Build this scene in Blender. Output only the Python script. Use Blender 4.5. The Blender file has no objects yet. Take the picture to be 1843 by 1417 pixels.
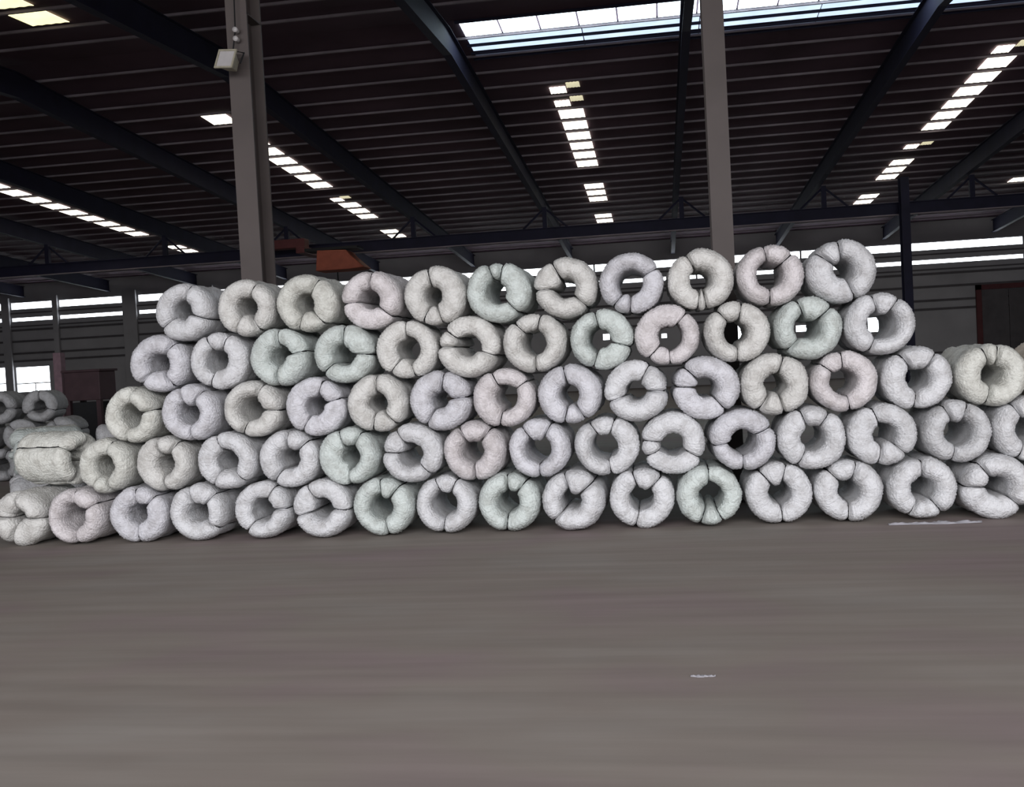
import bpy, bmesh, math, random
import numpy as np
from mathutils import Matrix, Vector

# ------------------------------------------------------------------ camera
C = bpy.data.collections.new('hall'); bpy.context.scene.collection.children.link(C)
sc = bpy.context.scene
HC = 1.953                                   # eye height
cam_d = bpy.data.cameras.new('camera'); cam = bpy.data.objects.new('camera', cam_d); C.objects.link(cam)
M3 = Matrix(((0.98802, -0.14674, 0.04769), (0.14502, 0.98871, 0.03783), (-0.05270, -0.03046, 0.99815)))
R_, F_, U_ = M3.col[0].copy(), M3.col[1].copy(), M3.col[2].copy()
m = Matrix((( R_.x, U_.x, -F_.x, 0), (R_.y, U_.y, -F_.y, 0), (R_.z, U_.z, -F_.z, HC), (0, 0, 0, 1)))
cam.matrix_world = m
cam_d.sensor_fit = 'HORIZONTAL'; cam_d.sensor_width = 36; cam_d.lens = 1824.8 / 1843 * 36
cam_d.clip_end = 300
sc.camera = cam
# ------------------------------------------------------------------ light
w = bpy.data.worlds.new('overcast_day'); sc.world = w; w.use_nodes = True
w.node_tree.nodes['Background'].inputs[0].default_value = (0.80, 0.88, 1.0, 1)
w.node_tree.nodes['Background'].inputs[1].default_value = 0.55
def area(name, loc, rot, sx, sy, power, col):
    l = bpy.data.lights.new(name, 'AREA'); l.shape = 'RECTANGLE'; l.size = sx; l.size_y = sy
    l.energy = power; l.color = col
    o = bpy.data.objects.new(name, l); C.objects.link(o); o.location = loc; o.rotation_euler = rot
    return o
# daylight entering through the open side of the hall behind the photographer
area('open_side_daylight', (2.0, -13.5, 9.6), (math.radians(74), 0, 0), 38, 9, 8600, (1.0, 0.985, 1.0))
sc.view_settings.view_transform = 'Standard'; sc.view_settings.look = 'None'
sc.view_settings.gamma = 1; sc.view_settings.use_curve_mapping = False
sc.view_settings.exposure = 0.0
sc.cycles.use_denoising = True
sc.cycles.max_bounces = 6; sc.cycles.diffuse_bounces = 1

# ------------------------------------------------------------------ materials
def lin(h):
    c = [((v / 255) / 12.92 if v / 255 <= 0.04045 else ((v / 255 + 0.055) / 1.055) ** 2.4) for v in h]
    return (c[0], c[1], c[2], 1)
def mat(name, rgb, rough=0.7, metal=0.0, noise=0.15, scale=8.0, stretch=(1, 1, 1), bump=0.0, spec=0.3):
    mt = bpy.data.materials.new(name); mt.use_nodes = True
    n, l = mt.node_tree.nodes, mt.node_tree.links
    b = n['Principled BSDF']; b.inputs['Roughness'].default_value = rough; b.inputs['Metallic'].default_value = metal
    b.inputs['Specular IOR Level'].default_value = spec
    tc = n.new('ShaderNodeTexCoord'); mp = n.new('ShaderNodeMapping'); mp.inputs['Scale'].default_value = stretch
    nz = n.new('ShaderNodeTexNoise'); nz.inputs['Scale'].default_value = scale; nz.inputs['Detail'].default_value = 5
    l.new(tc.outputs['Object'], mp.inputs[0]); l.new(mp.outputs[0], nz.inputs['Vector'])
    rp = n.new('ShaderNodeValToRGB'); c = lin(rgb)
    rp.color_ramp.elements[0].position = 0.3; rp.color_ramp.elements[1].position = 0.7
    rp.color_ramp.elements[0].color = tuple(v * (1 - noise) for v in c[:3]) + (1,)
    rp.color_ramp.elements[1].color = tuple(min(1, v * (1 + noise)) for v in c[:3]) + (1,)
    l.new(nz.outputs['Fac'], rp.inputs[0]); l.new(rp.outputs[0], b.inputs['Base Color'])
    if bump:
        bp = n.new('ShaderNodeBump'); bp.inputs['Strength'].default_value = bump; bp.inputs['Distance'].default_value = 0.01
        l.new(nz.outputs['Fac'], bp.inputs['Height']); l.new(bp.outputs[0], b.inputs['Normal'])
    return mt
def glow(name, rgb, s):
    mt = bpy.data.materials.new(name); mt.use_nodes = True
    n, l = mt.node_tree.nodes, mt.node_tree.links
    b = n['Principled BSDF']; b.inputs['Base Color'].default_value = (0.5, 0.5, 0.5, 1)
    nz = n.new('ShaderNodeTexNoise'); nz.inputs['Scale'].default_value = 1.7; nz.inputs['Detail'].default_value = 3
    tc = n.new('ShaderNodeTexCoord'); l.new(tc.outputs['Object'], nz.inputs['Vector'])
    rp = n.new('ShaderNodeMapRange'); rp.inputs['From Min'].default_value = 0.3; rp.inputs['From Max'].default_value = 0.7
    rp.inputs['To Min'].default_value = 0.85 * s; rp.inputs['To Max'].default_value = 1.1 * s
    l.new(nz.outputs['Fac'], rp.inputs['Value']); l.new(rp.outputs[0], b.inputs['Emission Strength'])
    b.inputs['Emission Color'].default_value = lin(rgb)
    return mt

def wrap_material():
    # woven polypropylene tape wrapping: object colour tint, weave, dust, creases
    mt = bpy.data.materials.new('woven_plastic_wrap'); mt.use_nodes = True
    n, l = mt.node_tree.nodes, mt.node_tree.links
    b = n['Principled BSDF']; b.inputs['Roughness'].default_value = 0.55; b.inputs['Specular IOR Level'].default_value = 0.35
    tc = n.new('ShaderNodeTexCoord'); oi = n.new('ShaderNodeObjectInfo')
    off = n.new('ShaderNodeVectorMath'); off.operation = 'ADD'
    cr = n.new('ShaderNodeCombineXYZ'); l.new(oi.outputs['Random'], cr.inputs[0]); l.new(oi.outputs['Random'], cr.inputs[2])
    sc_ = n.new('ShaderNodeVectorMath'); sc_.operation = 'SCALE'; sc_.inputs['Scale'].default_value = 37
    l.new(cr.outputs[0], sc_.inputs[0]); l.new(tc.outputs['Object'], off.inputs[0]); l.new(sc_.outputs[0], off.inputs[1])
    d = n.new('ShaderNodeTexNoise'); d.inputs['Scale'].default_value = 8; d.inputs['Detail'].default_value = 6; d.inputs['Roughness'].default_value = 0.65
    l.new(off.outputs[0], d.inputs['Vector'])
    rp = n.new('ShaderNodeValToRGB'); rp.color_ramp.elements[0].position = 0.34; rp.color_ramp.elements[1].position = 0.58
    rp.color_ramp.elements[0].color = (0.60, 0.59, 0.58, 1); rp.color_ramp.elements[1].color = (0.83, 0.83, 0.83, 1)
    l.new(d.outputs['Fac'], rp.inputs[0])
    mx = n.new('ShaderNodeMix'); mx.data_type = 'RGBA'; mx.blend_type = 'MULTIPLY'; mx.inputs[0].default_value = 1
    l.new(rp.outputs[0], mx.inputs[6]); l.new(oi.outputs['Color'], mx.inputs[7]); l.new(mx.outputs[2], b.inputs['Base Color'])
    f = n.new('ShaderNodeTexNoise'); f.inputs['Scale'].default_value = 38; f.inputs['Detail'].default_value = 3
    l.new(off.outputs[0], f.inputs['Vector'])
    bp = n.new('ShaderNodeBump'); bp.inputs['Strength'].default_value = 0.9; bp.inputs['Distance'].default_value = 0.02
    l.new(f.outputs['Fac'], bp.inputs['Height']); l.new(bp.outputs[0], b.inputs['Normal'])
    return mt
WRAP = wrap_material()
STRAP = mat('dark_steel_strap', (34, 33, 36), 0.5, 0.4, 0.2, 20)
DECK = mat('dark_roof_deck', (90, 70, 82), 0.8, 0, 0.3, 0.35)
PURLIN = mat('galvanised_purlin', (140, 130, 136), 0.6, 0.1, 0.35, 0.8)
RAFTER = mat('navy_steel', (34, 33, 54), 0.7, 0, 0.2, 1.5)
COLUMN = mat('grey_painted_column', (88, 80, 78), 0.6, 0, 0.12, 1.2)
WALL = mat('grey_cladding', (168, 166, 168), 0.8, 0, 0.12, 0.5)
GIRT = mat('dark_girt', (92, 88, 90), 0.7, 0, 0.15, 2)
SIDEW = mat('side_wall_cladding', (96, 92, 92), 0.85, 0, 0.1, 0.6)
GLASS = glow('daylit_window_pane', (240, 248, 255), 5)
SKYL = glow('daylit_roof_sheet', (255, 249, 228), 3.2)
SKYD = glow('dim_daylit_roof_sheet', (214, 206, 170), 1.0)  # dimmer, yellower glow than the full sheets
MONI = glow('ridge_pane_or_glow_strip', (222, 243, 255), 6)
MONB = glow('purlin_light_glow', (206, 228, 255), 1.25)  # emission stands in for ridge daylight caught on the purlins
MOND = glow('purlin_light_dim_glow', (150, 170, 205), 0.35)  # fainter emission for the weakest lit purlin line
RED = mat('dark_red_paint', (92, 48, 50), 0.6, 0, 0.15, 3)
ORANGE = mat('orange_paint', (150, 80, 62), 0.55, 0, 0.15, 3)
MAROON = mat('dark_machine_paint', (70, 52, 56), 0.6, 0, 0.2, 3)
BOXP = mat('weathered_lamp_housing', (170, 164, 146), 0.5, 0.1, 0.15, 14)
DARK = mat('black_rubber', (28, 28, 30), 0.6, 0, 0.1, 9)
CERAM = mat('white_ceramic', (190, 186, 186), 0.35, 0, 0.05, 9)
SCRAP = mat('white_plastic_scrap', (168, 166, 172), 0.5, 0, 0.1, 9)

def floor_material():
    mt = bpy.data.materials.new('worn_concrete'); mt.use_nodes = True
    n, l = mt.node_tree.nodes, mt.node_tree.links
    b = n['Principled BSDF']; b.inputs['Roughness'].default_value = 0.75; b.inputs['Specular IOR Level'].default_value = 0.25
    tc = n.new('ShaderNodeTexCoord')
    def nz(scale, stretch, det):
        mp = n.new('ShaderNodeMapping'); mp.inputs['Scale'].default_value = stretch
        t = n.new('ShaderNodeTexNoise'); t.inputs['Scale'].default_value = scale; t.inputs['Detail'].default_value = det
        l.new(tc.outputs['Object'], mp.inputs[0]); l.new(mp.outputs[0], t.inputs['Vector']); return t
    a = nz(0.5, (1, 1.4, 1), 3); r1 = n.new('ShaderNodeValToRGB'); l.new(a.outputs['Fac'], r1.inputs[0])
    e = r1.color_ramp.elements; e[0].position = 0.32; e[0].color = lin((142, 128, 127)); e[1].position = 0.68; e[1].color = lin((146, 139, 133))
    k = e.new(0.5); k.color = lin((142, 133, 126))
    s = nz(1.3, (0.35, 4.0, 1), 5); r2 = n.new('ShaderNodeValToRGB'); l.new(s.outputs['Fac'], r2.inputs[0])
    e = r2.color_ramp.elements; e[0].position = 0.3; e[0].color = (0.86, 0.86, 0.86, 1); e[1].position = 0.7; e[1].color = (1.06, 1.06, 1.06, 1)
    mx = n.new('ShaderNodeMix'); mx.data_type = 'RGBA'; mx.blend_type = 'MULTIPLY'; mx.inputs[0].default_value = 1
    l.new(r1.outputs[0], mx.inputs[6]); l.new(r2.outputs[0], mx.inputs[7]); l.new(mx.outputs[2], b.inputs['Base Color'])
    return mt
FLOOR = floor_material()

# ------------------------------------------------------------------ helpers
def box(bm, x0, x1, y0, y1, z0, z1, mtx=None):
    vs = [bm.verts.new((x, y, z)) for x in (x0, x1) for y in (y0, y1) for z in (z0, z1)]
    for f in ((0, 1, 3, 2), (4, 6, 7, 5), (0, 4, 5, 1), (2, 3, 7, 6), (0, 2, 6, 4), (1, 5, 7, 3)):
        bm.faces.new([vs[i] for i in f])
    if mtx is not None: bmesh.ops.transform(bm, matrix=mtx, verts=vs)
def tube(bm, pts, r, n=8):
    rings = []
    for i, p in enumerate(pts):
        p = Vector(p); d = (Vector(pts[min(i + 1, len(pts) - 1)]) - Vector(pts[max(i - 1, 0)])).normalized()
        a = d.orthogonal().normalized(); c = d.cross(a)
        rings.append([bm.verts.new(p + r * (a * math.cos(t) + c * math.sin(t))) for t in [2 * math.pi * k / n for k in range(n)]])
    for A, B in zip(rings, rings[1:]):
        for k in range(n): bm.faces.new((A[k], A[(k + 1) % n], B[(k + 1) % n], B[k]))
    bm.faces.new(rings[0][::-1]); bm.faces.new(rings[-1])
def obj(name, bm, m, parent=None, smooth=False, bevel=0.0):
    me = bpy.data.meshes.new(name); bmesh.ops.recalc_face_normals(bm, faces=bm.faces)
    bm.to_mesh(me); bm.free(); me.materials.append(m)
    if smooth: me.shade_smooth()
    o = bpy.data.objects.new(name, me); C.objects.link(o)
    if parent: o.parent = parent
    if bevel:
        b = o.modifiers.new('bevel', 'BEVEL'); b.width = bevel; b.segments = 2; b.limit_method = 'ANGLE'
    return o
def boxes(name, m, lst, parent=None, bevel=0.0):
    bm = bmesh.new()
    for b in lst: box(bm, *b)
    return obj(name, bm, m, parent, bevel=bevel)
def thing(name, label, cat, loc=(0, 0, 0), group=None, rz=0):
    o = bpy.data.objects.new(name, None); C.objects.link(o); o.location = loc; o.rotation_euler.z = rz
    o.empty_display_size = 0.2
    o['label'] = label; o['category'] = cat
    if group: o['group'] = group
    return o
def tag(o, label, cat, group=None):
    o['label'] = label; o['category'] = cat
    if group: o['group'] = group
    return o

# ------------------------------------------------------------------ setting
XL, XR, YB, YF = -52.0, 27.0, 62.0, -5.0
RIDGE = 25.9
def zroof(y): return (HC + 10.3 - 0.0548 * y) if y >= RIDGE else (HC + 10.3 - 0.0548 * RIDGE) - 0.06 * (RIDGE - y)
fl = boxes('floor', FLOOR, [(XL, XR, -24, YB, -0.2, 0)]); fl['kind'] = 'structure'
# roof deck
bm = bmesh.new()
pr = [(YF, zroof(YF)), (RIDGE, zroof(RIDGE)), (YB + 0.3, zroof(YB + 0.3))]
V = [[bm.verts.new((x, y, z + dz)) for x in (XL - .3, XR + .3)] for dz in (0, 0.15) for (y, z) in pr]
for a in (0, 3):
    for i in (0, 1): bm.faces.new((V[a + i][0], V[a + i][1], V[a + i + 1][1], V[a + i + 1][0]))
bm.faces.new((V[0][0], V[0][1], V[3][1], V[3][0])); bm.faces.new((V[2][0], V[2][1], V[5][1], V[5][0]))
for k in (0, 1):
    for i in (0, 1): bm.faces.new((V[i][k], V[i + 1][k], V[i + 4][k], V[i + 3][k]))
ceil = obj('ceiling', bm, DECK); ceil['kind'] = 'structure'
# purlins: one shared mesh, a C section
bm = bmesh.new()
box(bm, XL, XR, -0.008, 0.008, -0.055, 0.0); box(bm, XL, XR, -0.008, 0.06, -0.062, -0.055)
box(bm, XL, XR, 0.052, 0.06, -0.055, -0.04)
pur0 = obj('purlin', bm, PURLIN, ceil)
first = True
P0 = 35.5
ys = [P0 + 1.4 * k for k in range(-28, 19)]
for y in ys:
    if y < -3 or abs(y - RIDGE) < 0.3: continue
    o = pur0 if first else pur0.copy()
    if not first: C.objects.link(o)
    first = False
    o.location = (0, y, zroof(y) - 0.02)
# rafters, deep I beams under the purlins following both slopes
for x in [-47.6 + 6.07 * k for k in range(0, 13)]:
    x = round(x + 0.05, 2)
    bm = bmesh.new()
    for (y0, y1) in ((YF + .3, RIDGE), (RIDGE, YB - .05)):
        for (dx, t, bz) in ((0.11, -0.18, -0.20), (0.012, -0.20, -0.86), (0.11, -0.86, -0.89)):
            q = [(sx * dx, yy, zroof(yy) + dz) for yy in (y0, y1) for sx in (-1, 1) for dz in (t, bz)]
            vs = [bm.verts.new(p) for p in q]
            for f in ((0, 1, 3, 2), (4, 6, 7, 5), (0, 4, 5, 1), (2, 3, 7, 6), (0, 2, 6, 4), (1, 5, 7, 3)):
                bm.faces.new([vs[i] for i in f])
    o = obj('rafter', bm, RAFTER, ceil); o.location.x = x
# translucent roof sheets: one shared sheet mesh per kind, one object between every two purlins
def sheet_mesh(m, wid, ln, name='roof_light_sheet'):
    bm = bmesh.new(); n = 8                        # corrugated sheet
    top, bot = [], []
    for i in range(n + 1):
        x = -wid / 2 + wid * i / n; dz = 0.012 * (i % 2)
        bot.append([bm.verts.new((x, s * ln / 2, dz - 0.02)) for s in (-1, 1)])
        top.append([bm.verts.new((x, s * ln / 2, dz - 0.012)) for s in (-1, 1)])
    for i in range(n):
        bm.faces.new((bot[i][0], bot[i + 1][0], bot[i + 1][1], bot[i][1])); bm.faces.new((top[i][0], top[i][1], top[i + 1][1], top[i + 1][0]))
    me = bpy.data.meshes.new(name); bm.to_mesh(me); bm.free(); me.materials.append(m); return me
me_b, me_d = sheet_mesh(SKYL, 0.84, 1.02), sheet_mesh(SKYD, 0.84, 1.24)
me_bh, me_dh = sheet_mesh(SKYL, 0.5, 0.62), sheet_mesh(SKYD, 0.42, 0.5)
me_n = sheet_mesh(glow('warm_daylit_roof_sheet', (255, 246, 186), 1.5), 0.95, 0.95)
def sheet(x, y, me):
    if y < RIDGE: me = me_n
    o = bpy.data.objects.new('roof_light_sheet', me); C.objects.link(o); o.parent = ceil
    o.location = (x, y, zroof(y) - 0.02); o.rotation_euler.x = -math.atan(0.0548) if y > RIDGE else math.atan(0.06)
def bay(y): return P0 + 1.4 * (math.floor((y - P0) / 1.4) + 0.5)
def ribbon(x, spans, dim=(), near=None):
    done = set()
    for (a, b) in spans:
        y = a
        while y <= b + 0.01:
            k = round(bay(y), 2)
            if k not in done: done.add(k); sheet(x, k, me_b)
            y += 1.4
    for y in dim:
        k = round(bay(y), 2)
        if k not in done: done.add(k); sheet(x - 0.2, k + 0.2, me_bh); sheet(x + 0.3, k - 0.2, me_dh)
ribbon(-2.6, [(35.0, 43.3), (46.0, 49.6), (53.2, 55.0)], (32.2, 33.6))
ribbon(-14.0, [(20.9, 22.4), (32.2, 32.4), (35.2, 42.2), (46.3, 50.2), (53.4, 55.2)], (44.0, 45.0))
ribbon(-26.2, [(36.6, 49.5), (53.4, 55.2)], ())
ribbon(-37.5, [(55.2, 55.3)], ())
ribbon(10.65, [(33.0, 33.2), (34.9, 41.2), (45.6, 48.6), (52.4, 53.8)], (31.8, 43.0))
ribbon(17.3, [(52.3, 53.5)], ())
# ridge light: wide panes with thin bars, then glowing strips imitating its light on the purlins
x0, x1 = -4.75, 10.9
def strip_mesh(m, ln, wd):
    bm = bmesh.new(); box(bm, 0.0, wd, 0, ln, -0.03, -0.015); me = bpy.data.meshes.new('ridge_pane_or_glow_strip'); bmesh.ops.recalc_face_normals(bm, faces=bm.faces)
    bm.to_mesh(me); bm.free(); me.materials.append(m); return me
SL = -math.atan(0.0548)
def strip(y, ln, m, xa=x0, xb=x1, step=1.02, gap=0.05):
    me = strip_mesh(m, ln, step - gap); x = xa
    while x < xb - 0.1:
        o = bpy.data.objects.new('ridge_pane_or_glow_strip', me); C.objects.link(o); o.parent = ceil
        o.location = (x, y, zroof(y)); o.rotation_euler.x = SL; x += step
strip(26.05, 1.0, MONI)
strip(27.25, 0.36, MONB, step=3.1, gap=0.03)
strip(27.85, 0.30, MONB, step=3.1, gap=0.03)
strip(28.45, 0.16, MOND, step=3.1, gap=0.03)
bm = bmesh.new(); 
for y in (25.98, 27.10, 27.68, 28.3, 28.75): box(bm, x0 - .1, x1, y, y + 0.07, zroof(y) - 0.07, zroof(y) - 0.005)
obj('ridge_light_rail', bm, RAFTER, ceil)
# walls
def hole_wall(name, x0, x1, y0, y1, ztop, holes, m):
    """wall in the xz plane pierced by rectangular openings, built from rectangular pieces"""
    xs = sorted({x0, x1} | {h[0] for h in holes} | {h[1] for h in holes}); zs = sorted({0.0, ztop} | {h[2] for h in holes} | {h[3] for h in holes})
    bm = bmesh.new()
    for xa, xb in zip(xs, xs[1:]):
        run = None
        for za, zb in zip(zs, zs[1:]):
            cx, cz = (xa + xb) / 2, (za + zb) / 2
            if any(h[0] < cx < h[1] and h[2] < cz < h[3] for h in holes):
                if run: box(bm, xa, xb, y0, y1, run[0], run[1]); run = None
            else: run = (run[0] if run else za, zb)
        if run: box(bm, xa, xb, y0, y1, run[0], run[1])
    o = obj(name, bm, m); o['kind'] = 'structure'; return o
UP, LO = (7.18, 7.66), (6.38, 6.66)
spans = [(-51.0, -46.8), (-46.4, -43.1), (-42.5, -39.43), (-39.04, -34.5), (-33.45, -28.6), (-28.2, -22.4), (-22.0, -16.2), (-15.8, -10.0), (-9.6, -3.8), (-3.7, 2.3), (2.4, 8.4), (8.5, 14.4), (14.55, 20.8), (20.95, 26.5)]
low = [(-45.4, -43.15, 1.75, 3.42), (-42.45, -40.05, 1.68, 3.38), (-3.42, -3.02, 3.0, 3.42), (0.1, 0.42, 2.92, 3.24), (4.58, 4.98, 2.55, 3.5), (8.0, 8.75, 2.85, 3.28), (12.1, 12.7, 2.6, 3.5)]
holes = [(a, b, *z) for a, b in spans for z in (UP, LO)] + low
wb = hole_wall('wall_back', XL, XR, YB, YB + 0.2, zroof(YB), holes, WALL)
n = 0
for (a, b, z0_, z1_) in holes:
    n += 1
    fr = boxes('window_%d' % n, GIRT, [(a, b, YB + .05, YB + .12, z0_, z0_ + .03), (a, b, YB + .05, YB + .12, z1_ - .03, z1_)]); fr['kind'] = 'structure'
    k = max(1, round((b - a) / (1.5 if z1_ > 6 else 1.2)))
    for i in range(k):
        u, v = a + (b - a) * i / k, a + (b - a) * (i + 1) / k
        boxes('pane', GLASS, [(u + .004, v - .004, YB + .07, YB + .09, z0_ + .03, z1_ - .03)], fr)
    if z1_ < 4 and b - a > 2:
        boxes('muntin', GIRT, [(a + .02, b - .02, YB + .02, YB + .06, z0_ + .55, z0_ + .62), ((a + b) / 2 + .1, (a + b) / 2 + .15, YB + .02, YB + .06, z0_ + .03, z0_ + .55)], fr)
# girts on the back wall and pilasters
for i, z in enumerate((5.75, 5.0, 4.2, 3.7, 1.2, 6.02, 6.9)):
    boxes('girt', GIRT, [(XL + .1, XR - .1, YB - .08, YB, z, z + 0.08 + (.05 if i < 4 else 0))], wb)
for x, wdt in ((-46.6, .4), (-42.8, .55), (-39.24, .36), (-34.0, .95), (-28.4, .36)):
    boxes('pilaster', WALL, [(x - wdt / 2, x + wdt / 2, YB - .25, YB - .09, 0, zroof(YB) - .9)], wb)
for nm, x in (('wall_left', XL - .3), ('wall_right', XR)):
    bm = bmesh.new(); yy = [YF, RIDGE, YB + .2]
    q = [(x + dx, y, z) for dx in (0, .3) for (y, z) in [(YF, 0), (YB + .2, 0), (YB + .2, zroof(YB + .2)), (RIDGE, zroof(RIDGE)), (YF, zroof(YF))]]
    vs = [bm.verts.new(p) for p in q]; bm.faces.new(vs[:5]); bm.faces.new(vs[5:][::-1])
    for i in range(5): bm.faces.new((vs[i], vs[(i + 1) % 5], vs[5 + (i + 1) % 5], vs[5 + i]))
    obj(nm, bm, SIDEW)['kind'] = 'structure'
# red framed gate in the back wall
d1 = boxes('door_1', RED, [(18.1, 18.4, YB - .22, YB - .1, 0, 5.0), (18.1, 24.6, YB - .22, YB - .1, 4.72, 5.0), (24.3, 24.6, YB - .22, YB - .1, 0, 5.0)]); d1['kind'] = 'structure'
for i in range(4): boxes('door_leaf', GIRT, [(18.42 + i * 1.47, 19.85 + i * 1.47, YB - .17, YB - .11, .05, 4.7)], d1)

# ------------------------------------------------------------------ steel columns and girders
def column(x, y, w_, d_, ztop, label, m=COLUMN, grp=None):
    t = thing('steel_column', label, 'column', (x, y, 0), grp)
    tf = 0.035
    bm = bmesh.new()
    box(bm, -w_ / 2, w_ / 2, -d_ / 2, -d_ / 2 + tf, .03, ztop); box(bm, -w_ / 2, w_ / 2, d_ / 2 - tf, d_ / 2, .03, ztop); box(bm, -.014, .014, -d_ / 2 + tf, d_ / 2 - tf, .03, ztop)
    obj('shaft', bm, m, t)
    boxes('base_plate', m, [(-w_ / 2 - .08, w_ / 2 + .08, -d_ / 2 - .08, d_ / 2 + .08, 0, .03)], t)
    return t
cl = column(-5.49, 13.55, .30, .52, zroof(13.3) - .92, 'grey steel column rising behind the stack, with the floodlight fixed to it')
cr_ = column(.862, 13.55, .27, .42, zroof(13.3) - .92, 'grey steel column behind the stack, passing in front of the bright ridge light')
boxes('gusset', COLUMN, [(-.15, .15, -.25, .25, 6.88, 6.9)], cl)
column(10.45, 45, .34, .5, zroof(45) - .92, 'dark steel column crossing the window strips at the right of the stack', RAFTER)
# knee-braced short hanger
t = thing('crane_girder', 'long dark crane runway girder under the far roof slope', 'girder', (0, 45.6, 0))
boxes('web', RAFTER, [(XL + .4, XR - .4, -.012, .012, 7.42, 7.88)], t)
boxes('bottom_flange', PURLIN, [(XL + .4, XR - .4, -.1, .1, 7.38, 7.42)], t)
boxes('top_flange', RAFTER, [(XL + .4, XR - .4, -.13, .13, 7.88, 7.92)], t)
for x in [XL + 4.65 + 6.07 * k for k in range(12)]:
    bm = bmesh.new()
    box(bm, x - .1, x + .1, -.1, .1, 7.92, zroof(45.6) - .9)
    tube(bm, [(x - 1.0, 0, 7.92), (x, 0, zroof(45.6) - .95)], .05, 6); tube(bm, [(x + 1.0, 0, 7.92), (x, 0, zroof(45.6) - .95)], .05, 6)
    obj('hanger', bm, RAFTER, t)
# overhead crane on the girder
t = thing('overhead_crane', 'red and orange overhead crane hanging under the far roof above the stack', 'crane', (-15.2, 43.6, -.18))
boxes('bridge_beam', RED, [(-2.4, -.15, -.3, .3, 7.72, 8.12)], t, .02)
boxes('end_truck', RED, [(-.5, -.1, -.5, 1.88, 7.45, 7.75)], t, .02)
bm = bmesh.new()
q = [(.4, 6.6), (1.9, 6.6), (2.6, 6.65), (2.0, 7.2), (1.8, 7.45), (.5, 7.5)]
a = [bm.verts.new((x, -.6, z)) for x, z in q]; b = [bm.verts.new((x, .6, z)) for x, z in q]
bm.faces.new(a); bm.faces.new(b[::-1])
for i in range(6): bm.faces.new((a[i], a[(i + 1) % 6], b[(i + 1) % 6], b[i]))
obj('hoist_housing', bm, ORANGE, t, bevel=.03)
boxes('trolley_frame', DARK, [(-.1, 2.3, -.5, .5, 7.5, 7.62)], t)
bm = bmesh.new(); tube(bm, [(1.2, 0, 6.55), (1.2, 0, 5.6)], .03, 6)
tube(bm, [(1.2, 0, 5.6), (1.32, 0, 5.45), (1.25, 0, 5.28), (1.1, 0, 5.3), (1.06, 0, 5.42)], .045, 8); obj('hook', bm, DARK, t)

# floodlight on the left column
t = thing('floodlight', 'weathered grey floodlight box tilted down on the column above the stack', 'lamp', (-5.52, 13.07, 6.16))
t.scale = (.84, .84, .84)
t.rotation_euler = (math.radians(-18), math.radians(8), math.radians(-12))
bm = bmesh.new()
fr = [(-.15, -.13), (.15, -.15), (.13, .15), (-.13, .13)]
a = [bm.verts.new((x, -.12, z)) for x, z in fr]; b = [bm.verts.new((x * .6, .1, z * .6)) for x, z in fr]
bm.faces.new(a); bm.faces.new(b[::-1])
for i in range(4): bm.faces.new((a[i], a[(i + 1) % 4], b[(i + 1) % 4], b[i]))
obj('housing', bm, BOXP, t, bevel=.012)
boxes('front_rim', BOXP, [(-.17, .17, -.145, -.12, -.165, -.135), (-.17, .17, -.145, -.12, .135, .165), (-.17, -.14, -.145, -.12, -.135, .135), (.14, .17, -.145, -.12, -.135, .135)], t)
boxes('lens', CERAM, [(-.14, .14, -.132, -.122, -.135, .135)], t)
bm = bmesh.new(); tube(bm, [(-.19, 0, 0), (-.19, .02, .2), (.0, .03, .24), (.19, .02, .2), (.19, 0, 0)], .014, 6); obj('bracket', bm, DARK, t)
t = thing('cable_insulator', 'two white ceramic cable insulators on the column above the floodlight', 'insulator', (-5.47, 13.255, 6.50))
for dz in (0.02, .14):
    bm = bmesh.new(); tube(bm, [(0, .02, dz), (0, -.03, dz), (0, -.06, dz), (0, -.09, dz)], .035, 12); obj('ceramic_knob', bm, CERAM, t, True)
bm = bmesh.new(); tube(bm, [(.0, -.05, 2.6), (.01, -.05, .9), (.0, -.07, .14), (-.02, -.07, .02), (-.05, -.06, -.12)], .01, 6); obj('cable', bm, DARK, t)

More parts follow.
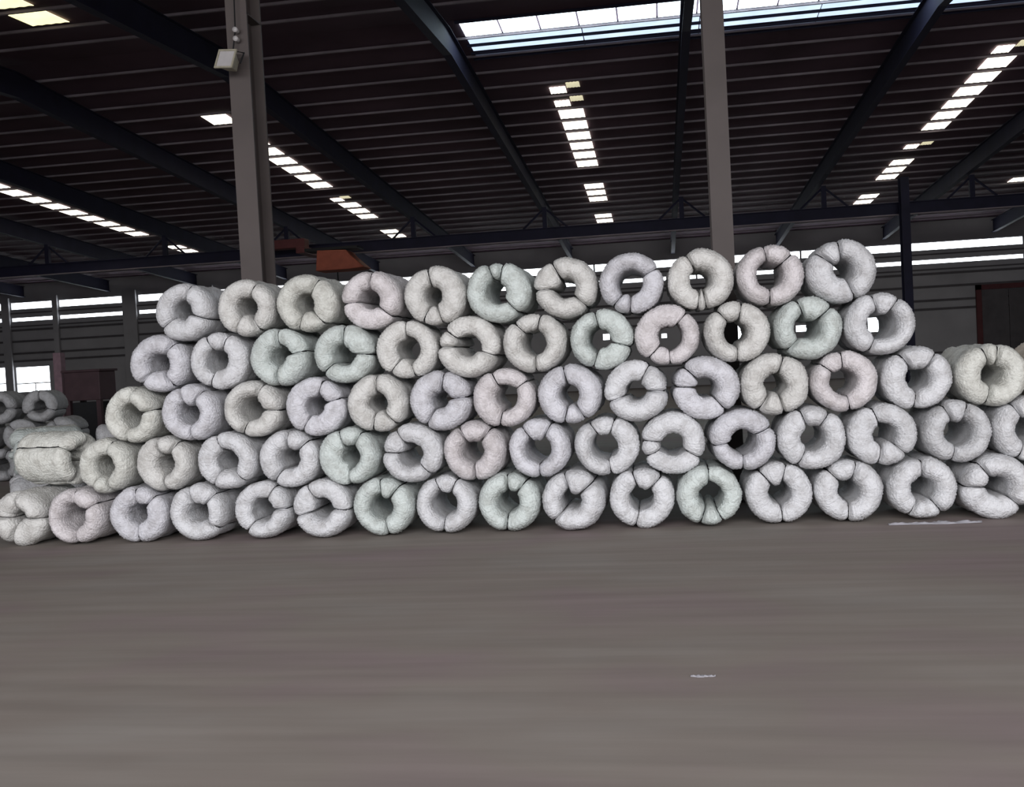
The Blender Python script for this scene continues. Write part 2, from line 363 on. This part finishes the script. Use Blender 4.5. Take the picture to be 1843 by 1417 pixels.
# ------------------------------------------------------------------ wire coils
rng = np.random.default_rng(7)
TH, SS = 168, 46
def fbm(th, s, rg, amp, kmax=7):
    out = np.zeros(np.broadcast(th, s).shape)
    for _ in range(14):
        k = rg.integers(1, kmax + 1); j = rg.integers(-3, 4); out = out + rg.normal() / math.sqrt(k) * np.cos(k * th + j * s + rg.uniform(0, 6.28))
    return amp * out / 3.2
def coil_geo(seed, straps, L=1.08, rx=.368, rz=.350, ri=.126):
    rg = np.random.default_rng(seed)
    th = np.linspace(0, 2 * np.pi, TH, endpoint=False)
    st = np.sort(np.radians(np.array(straps, float)) % (2 * np.pi))
    nseg = len(st)
    idx = (np.searchsorted(st, th) - 1) % nseg
    wid = (np.roll(st, -1) - st) % (2 * np.pi); wid[wid == 0] = 2 * np.pi
    so_front = rg.uniform(-.045, .045, nseg); so_th = rg.uniform(-.10, .06, nseg); so_in = rg.uniform(-.034, .022, nseg)
    small = wid < np.radians(75)
    so_th[small] -= .05; so_in[small] -= .022; so_front[small] += .012
    # distance to the nearest strap
    dd = np.abs((th[:, None] - st[None, :] + np.pi) % (2 * np.pi) - np.pi).min(1)
    blend = np.clip(dd / .14, 0, 1); blend = blend * blend * (3 - 2 * blend)
    pinch = .17 * np.exp(-(dd / .20) ** 2) + .26 * np.exp(-(dd / .055) ** 2)
    front = so_front[idx] * blend; tsc = so_th[idx] * blend; inn = so_in[idx] * blend
    ro = 1.0
    # profile: s from 0 (inner middle) to front to outer middle to back to inner
    u = np.linspace(0, 1, SS, endpoint=False)
    hl = L / 2; t0 = (rx - ri) / 2; rc = (rx + ri) / 2; e = .135
    P = []
    for x in u:                                   # (radial in -1..1, y along axis, front weight)
        if x < .16: P.append((-1.0, -(x / .16) * (hl - e), 0.0))
        elif x < .44:
            a = (x - .16) / .28 * math.pi; P.append((-math.cos(a), -(hl - e) - e * math.sin(a), 1.0))
        elif x < .66: P.append((1.0, -(hl - e) + (x - .44) / .22 * 2 * (hl - e), 0.0))
        elif x < .88:
            a = (x - .66) / .22 * math.pi; P.append((math.cos(a), (hl - e) + e * math.sin(a), -1.0))
        else: P.append((-1.0, (hl - e) * (1 - (x - .88) / .12), 0.0))
    P = np.array(P); rad, y, _ = P.T
    sa = u * 2 * np.pi
    T, Sg = th[:, None], sa[None, :]
    thick = t0 * (1 - pinch + tsc)[:, None]
    inshift = inn[:, None] * (rad[None, :] < 0)
    # tape wound round the body: narrow overlapping ridges in slanted bands
    nb = 58 + rg.integers(0, 14); ph = (T * nb / (2 * np.pi) + .9 * np.sin(Sg) + .35 * np.sin(3 * T + rg.uniform(0, 6)))
    saw = (ph % 1.0); tape = .0075 * (saw - .5) * (1 + .6 * np.cos(5 * T + 2 * Sg))
    nse = fbm(T, Sg, rg, .0085, 12) + rg.normal(0, .0022, (TH, SS))
    r_off = rad[None, :] * thick + inshift
    fr = np.clip((-y[None, :] - (hl - e)) / e, 0, 1)
    yy = y[None, :] - fr * (front[:, None] - .22 * pinch[:, None] + .0)
    n_rad = rad[None, :]; n_y = -np.sqrt(np.clip(1 - n_rad ** 2, 0, 1)) * np.sign(-y[None, :]) 
    disp = nse + tape
    r_c = rc + .0 * T
    # belly lines of the body between hoops
    belly = .006 * np.cos(y[None, :] * 2 * np.pi / .36) * (rad[None, :] > .9)
    rr = r_c + r_off + n_rad * (disp + belly - .004)
    lob = 1 + fbm(T, 0 * T, rg, .008, 4)
    rr = rr * np.where(rad[None, :] > -.5, lob, 1)
    yy = yy + n_y * disp
    rr = np.maximum(rr, .02)
    X = rr * np.sin(T); Z = rr * np.cos(T) * (1 - (1 - rz / rx) * np.clip((rr - ri) / (rx - ri), 0, 1))
    return np.stack([X, yy + 0 * T, Z], -1), th, st
def coil(name, label, x, y, z, straps, seed, tint, group, yaw=0.0, rk=1.0, ri=.126, L=1.08, cat='wire coil'):
    G, th, st = coil_geo(seed, straps, L=L, ri=ri)
    rk *= .993; G = G * np.array([rk, 1, rk])
    nv = TH * SS
    me = bpy.data.meshes.new(name); me.vertices.add(nv); me.vertices.foreach_set('co', G.reshape(-1).astype(np.float32))
    i, j = np.meshgrid(np.arange(TH), np.arange(SS), indexing='ij'); i2, j2 = (i + 1) % TH, (j + 1) % SS
    F = np.stack([i * SS + j, i * SS + j2, i2 * SS + j2, i2 * SS + j], -1).reshape(-1)
    me.loops.add(len(F)); me.loops.foreach_set('vertex_index', F.astype(np.int32))
    me.polygons.add(nv); me.polygons.foreach_set('loop_start', np.arange(0, 4 * nv, 4, dtype=np.int32))
    me.update(calc_edges=True); me.validate(); me.shade_smooth(); me.materials.append(WRAP)
    o = bpy.data.objects.new(name, me); C.objects.link(o)
    o.location = (x, y, z); o.rotation_euler.z = yaw; o.color = (*tint, 1)
    tag(o, label, cat, group)
    for a in st:
        k = int(round(a / (2 * math.pi) * TH)) % TH
        ring = G[k]; cen = np.array([math.sin(th[k]) * .259 * rk, 0, math.cos(th[k]) * .25 * rk])
        bm = bmesh.new(); R = []
        for q in range(0, SS):
            p = ring[q]; nx = ring[(q + 1) % SS] - ring[q - 1]; nx = nx / (np.linalg.norm(nx) + 1e-9)
            tn = np.array([math.cos(th[k]), 0, -math.sin(th[k])]); nn = np.cross(nx, tn)
            if np.dot(nn, p - np.array([cen[0], np.clip(p[1], -.35, .35), cen[2]])) < 0: nn = -nn
            p = p + nn * .003
            R.append([bm.verts.new(p + .0115 * tn), bm.verts.new(p + .006 * nn), bm.verts.new(p - .0115 * tn), bm.verts.new(p - .005 * nn)])
        for q in range(SS):
            A, B = R[q], R[(q + 1) % SS]
            for c in range(4): bm.faces.new((A[c], A[(c + 1) % 4], B[(c + 1) % 4], B[c]))
        obj('strap', bm, STRAP, o)
    return o
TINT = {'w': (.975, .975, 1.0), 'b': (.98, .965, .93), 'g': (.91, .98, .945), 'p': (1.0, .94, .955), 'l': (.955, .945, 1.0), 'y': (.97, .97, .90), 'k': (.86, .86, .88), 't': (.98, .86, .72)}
LOOK = {'w': 'plain white wrapped', 'b': 'beige-white wrapped', 'g': 'faintly green wrapped', 'p': 'faintly pink wrapped', 'l': 'faintly lilac wrapped', 'y': 'yellowish white wrapped', 'k': 'dull grey wrapped', 't': 'tan wrapped'}
ORD = ['first', 'second', 'third', 'fourth', 'fifth', 'sixth', 'seventh', 'eighth', 'ninth', 'tenth', 'eleventh', 'twelfth', 'thirteenth', 'fourteenth', 'fifteenth', 'sixteenth', 'seventeenth']
HH = .6045
ROWS = [
 ('bottom row', [-7.939, -7.159, -6.375, -5.598, -4.793, -4.046, -3.301, -2.554, -1.803, -1.053, -0.288, 0.467, 1.22, 1.972, 2.729, 3.486, 4.235],
  'bplwwwgwgwwgwwwww', [(0, 92, 200, 275), (0, 60, 178), (355, 45, 182), (340, 45, 130), (30, 88, 218), (330, 95, 255), (355, 40, 172), (338, 25, 188), (358, 40, 188), (345, 48, 225), (342, 42, 195), (0, 155, 200), (322, 15, 175), (318, 15, 185), (0, 145, 208), (272, 325, 135), (0, 40, 190)]),
 ('second row up', [-6.77, -5.996, -5.198, -4.422, -3.675, -2.927, -2.177, -1.426, -0.663, 0.091, 0.843, 1.597, 2.354, 3.114, 3.862],
  'ybwwgwplwwlwwkw', [(20, 165, 210), (345, 35, 180), (340, 140, 210), (0, 50, 215), (340, 30, 180), (275, 330, 140), (330, 38, 180), (325, 28, 180), (328, 20, 172), (278, 245, 122), (262, 65, 182), (340, 35, 208), (340, 135, 192), (335, 20, 192), (330, 200, 30)]),
 ('middle row', [-6.385, -5.615, -4.823, -4.052, -3.302, -2.551, -1.799, -1.038, -0.285, 0.467, 1.221, 1.979, 2.742, 3.49, 4.277],
  'ylblblplwlbpwyt', [(10, 80, 195), (340, 35, 175), (25, 95, 205), (20, 75, 210), (0, 140, 192), (10, 85, 212), (335, 55, 192), (350, 150, 192), (28, 92, 250), (275, 318, 142), (18, 165, 215), (355, 310, 172), (325, 35, 190), (340, 10, 195), (0, 60, 200)]),
 ('second row down', [-5.999, -5.239, -4.448, -3.679, -2.927, -2.173, -1.414, -0.66, 0.092, 0.847, 1.605, 2.368],
  'lwggbbbgpbgw', [(40, 225, 150), (335, 25, 200), (0, 80, 185), (5, 95, 228), (0, 165, 218), (272, 310, 112), (318, 14, 180), (350, 108, 198), (222, 178, 40), (320, 10, 182), (340, 48, 225), (345, 35, 205)]),
 ('top row', [-5.616, -4.845, -4.072, -3.304, -2.548, -1.789, -1.035, -0.284, 0.471, 1.229, 1.991],
  'wbypbgblbpw', [(20, 110, 235), (25, 150, 205), (30, 140, 200), (5, 130, 265), (350, 165, 205), (342, 12, 140), (335, 268, 135), (62, 185, 220), (332, 188, 172), (350, 48, 183), (355, 308, 158)]),
]
sd = 100
rj = random.Random(3)
for r, (rn, xs, tints, sts) in enumerate(ROWS):
    for i, (x, tc, stp) in enumerate(zip(xs, tints, sts)):
        sd += 1
        lab = f"{LOOK[tc]} wire coil, {ORD[i]} from the left in the stack's {rn}"
        rid = .126
        if r == 0 and i == 0:
            lab = 'beige-white wrapped wire coil with nearly closed hole, leftmost on the floor'; rid = .07
        j = rj.uniform(.93, 1.0)
        coil('wire_coil', lab, x, 11.38 + .54 + rj.uniform(-.025, .035), .35 + HH * r, stp, sd, tuple(v * j for v in TINT[tc]), 'wrapped wire coils in the big stack', yaw=math.radians(rj.uniform(-2, 2)), ri=rid * (1 + rj.uniform(-.08, .08)))
# the coil lying crosswise at the left end of the stack
coil('wire_coil', 'yellowish white wrapped wire coil lying crosswise on the left end of the bottom row', -7.72, 12.0, 1.045, (20, 110, 200, 300), 301, TINT['y'], 'crosswise coils at the stack end', yaw=math.radians(78), L=.86)
# heaps behind on the left
E1 = 'loose coils heaped behind the stack end'
k = 0
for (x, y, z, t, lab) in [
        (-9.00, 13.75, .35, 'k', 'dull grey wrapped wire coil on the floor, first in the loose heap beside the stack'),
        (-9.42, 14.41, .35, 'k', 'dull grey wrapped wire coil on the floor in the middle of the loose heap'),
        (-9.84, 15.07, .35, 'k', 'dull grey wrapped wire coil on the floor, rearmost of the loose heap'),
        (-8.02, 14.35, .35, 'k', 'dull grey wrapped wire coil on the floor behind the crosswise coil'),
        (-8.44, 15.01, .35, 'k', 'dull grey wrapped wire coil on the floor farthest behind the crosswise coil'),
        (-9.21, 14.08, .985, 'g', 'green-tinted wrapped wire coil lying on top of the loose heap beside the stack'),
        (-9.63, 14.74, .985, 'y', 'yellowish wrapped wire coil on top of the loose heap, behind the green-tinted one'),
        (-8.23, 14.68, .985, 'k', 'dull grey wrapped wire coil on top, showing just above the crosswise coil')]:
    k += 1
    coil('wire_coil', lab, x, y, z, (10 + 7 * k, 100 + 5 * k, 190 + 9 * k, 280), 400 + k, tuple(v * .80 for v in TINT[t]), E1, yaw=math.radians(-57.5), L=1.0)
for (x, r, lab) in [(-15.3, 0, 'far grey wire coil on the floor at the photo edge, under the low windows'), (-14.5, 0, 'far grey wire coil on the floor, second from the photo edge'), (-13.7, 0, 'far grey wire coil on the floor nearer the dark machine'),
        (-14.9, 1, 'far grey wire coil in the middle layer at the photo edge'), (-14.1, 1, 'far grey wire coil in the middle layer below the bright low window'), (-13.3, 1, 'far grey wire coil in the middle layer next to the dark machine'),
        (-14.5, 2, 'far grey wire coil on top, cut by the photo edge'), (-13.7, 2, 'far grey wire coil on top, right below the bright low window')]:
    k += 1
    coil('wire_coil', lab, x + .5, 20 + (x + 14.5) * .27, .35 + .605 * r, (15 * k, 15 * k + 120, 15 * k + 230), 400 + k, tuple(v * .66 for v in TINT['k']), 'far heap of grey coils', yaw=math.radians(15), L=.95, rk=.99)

# machine behind the stack at the left
t = thing('machine_cabinet', 'dark maroon machine cabinet standing behind the left end of the stack', 'machine', (-15.0, 25, 0))
boxes('body', MAROON, [(-.5, .5, -.4, .4, 1.55, 2.3)], t, .02)
boxes('top_cover', MAROON, [(-.55, .55, -.45, .45, 2.3, 2.36)], t, .01)
for sx in (-.43, .43):
    for sy in (-.33, .33): boxes('leg', MAROON, [(sx - .06, sx + .06, sy - .06, sy + .06, 0, 1.55)], t)
boxes('lower_panel', DARK, [(-.36, .36, -.3, .3, .2, 1.5)], t)
t = thing('guard_post', 'dull pink steel post beside the dark machine cabinet', 'post', (-15.85, 25, 0))
boxes('shaft', mat('dull_pink_paint', (128, 104, 112), .6), [(-.11, .11, -.11, .11, .03, 2.85)], t, .01); boxes('foot_plate', MAROON, [(-.2, .2, -.2, .2, 0, .03)], t)

# scraps of wrapping on the floor
def scrap(name, label, x, y, lx, ly, seed, h=.03):
    rg = random.Random(seed); bm = bmesh.new(); nx, ny = 26, 8; top = []
    for i in range(nx + 1):
        row = []
        for j in range(ny + 1):
            u, v = i / nx, j / ny
            ed = .5 + .5 * math.sin(u * 9 + seed) * .4 + rg.uniform(-.1, .1)
            yy = (v - .5) * ly * (0.3 + ed * math.sin(math.pi * min(1, max(.04, u))))
            zz = .004 + h * abs(math.sin(u * 13 + v * 3 + seed)) * rg.uniform(.3, 1) * math.sin(math.pi * v)
            row.append(bm.verts.new(((u - .5) * lx, yy, zz)))
        top.append(row)
    for i in range(nx):
        for j in range(ny): bm.faces.new((top[i][j], top[i + 1][j], top[i + 1][j + 1], top[i][j + 1]))
    o = obj(name, bm, SCRAP, None, True); o.location = (x, y, 0)
    s = o.modifiers.new('thickness', 'SOLIDIFY'); s.thickness = .002
    return tag(o, label, 'scrap')
scrap('plastic_scrap', 'crumpled white wrapping scrap lying along the foot of the bottom row', 2.8, 11.28, .95, .10, 2, .035)
scrap('paper_scrap', 'tiny white scrap lying alone on the open floor', .16, 6.15, .15, .05, 5, .01)
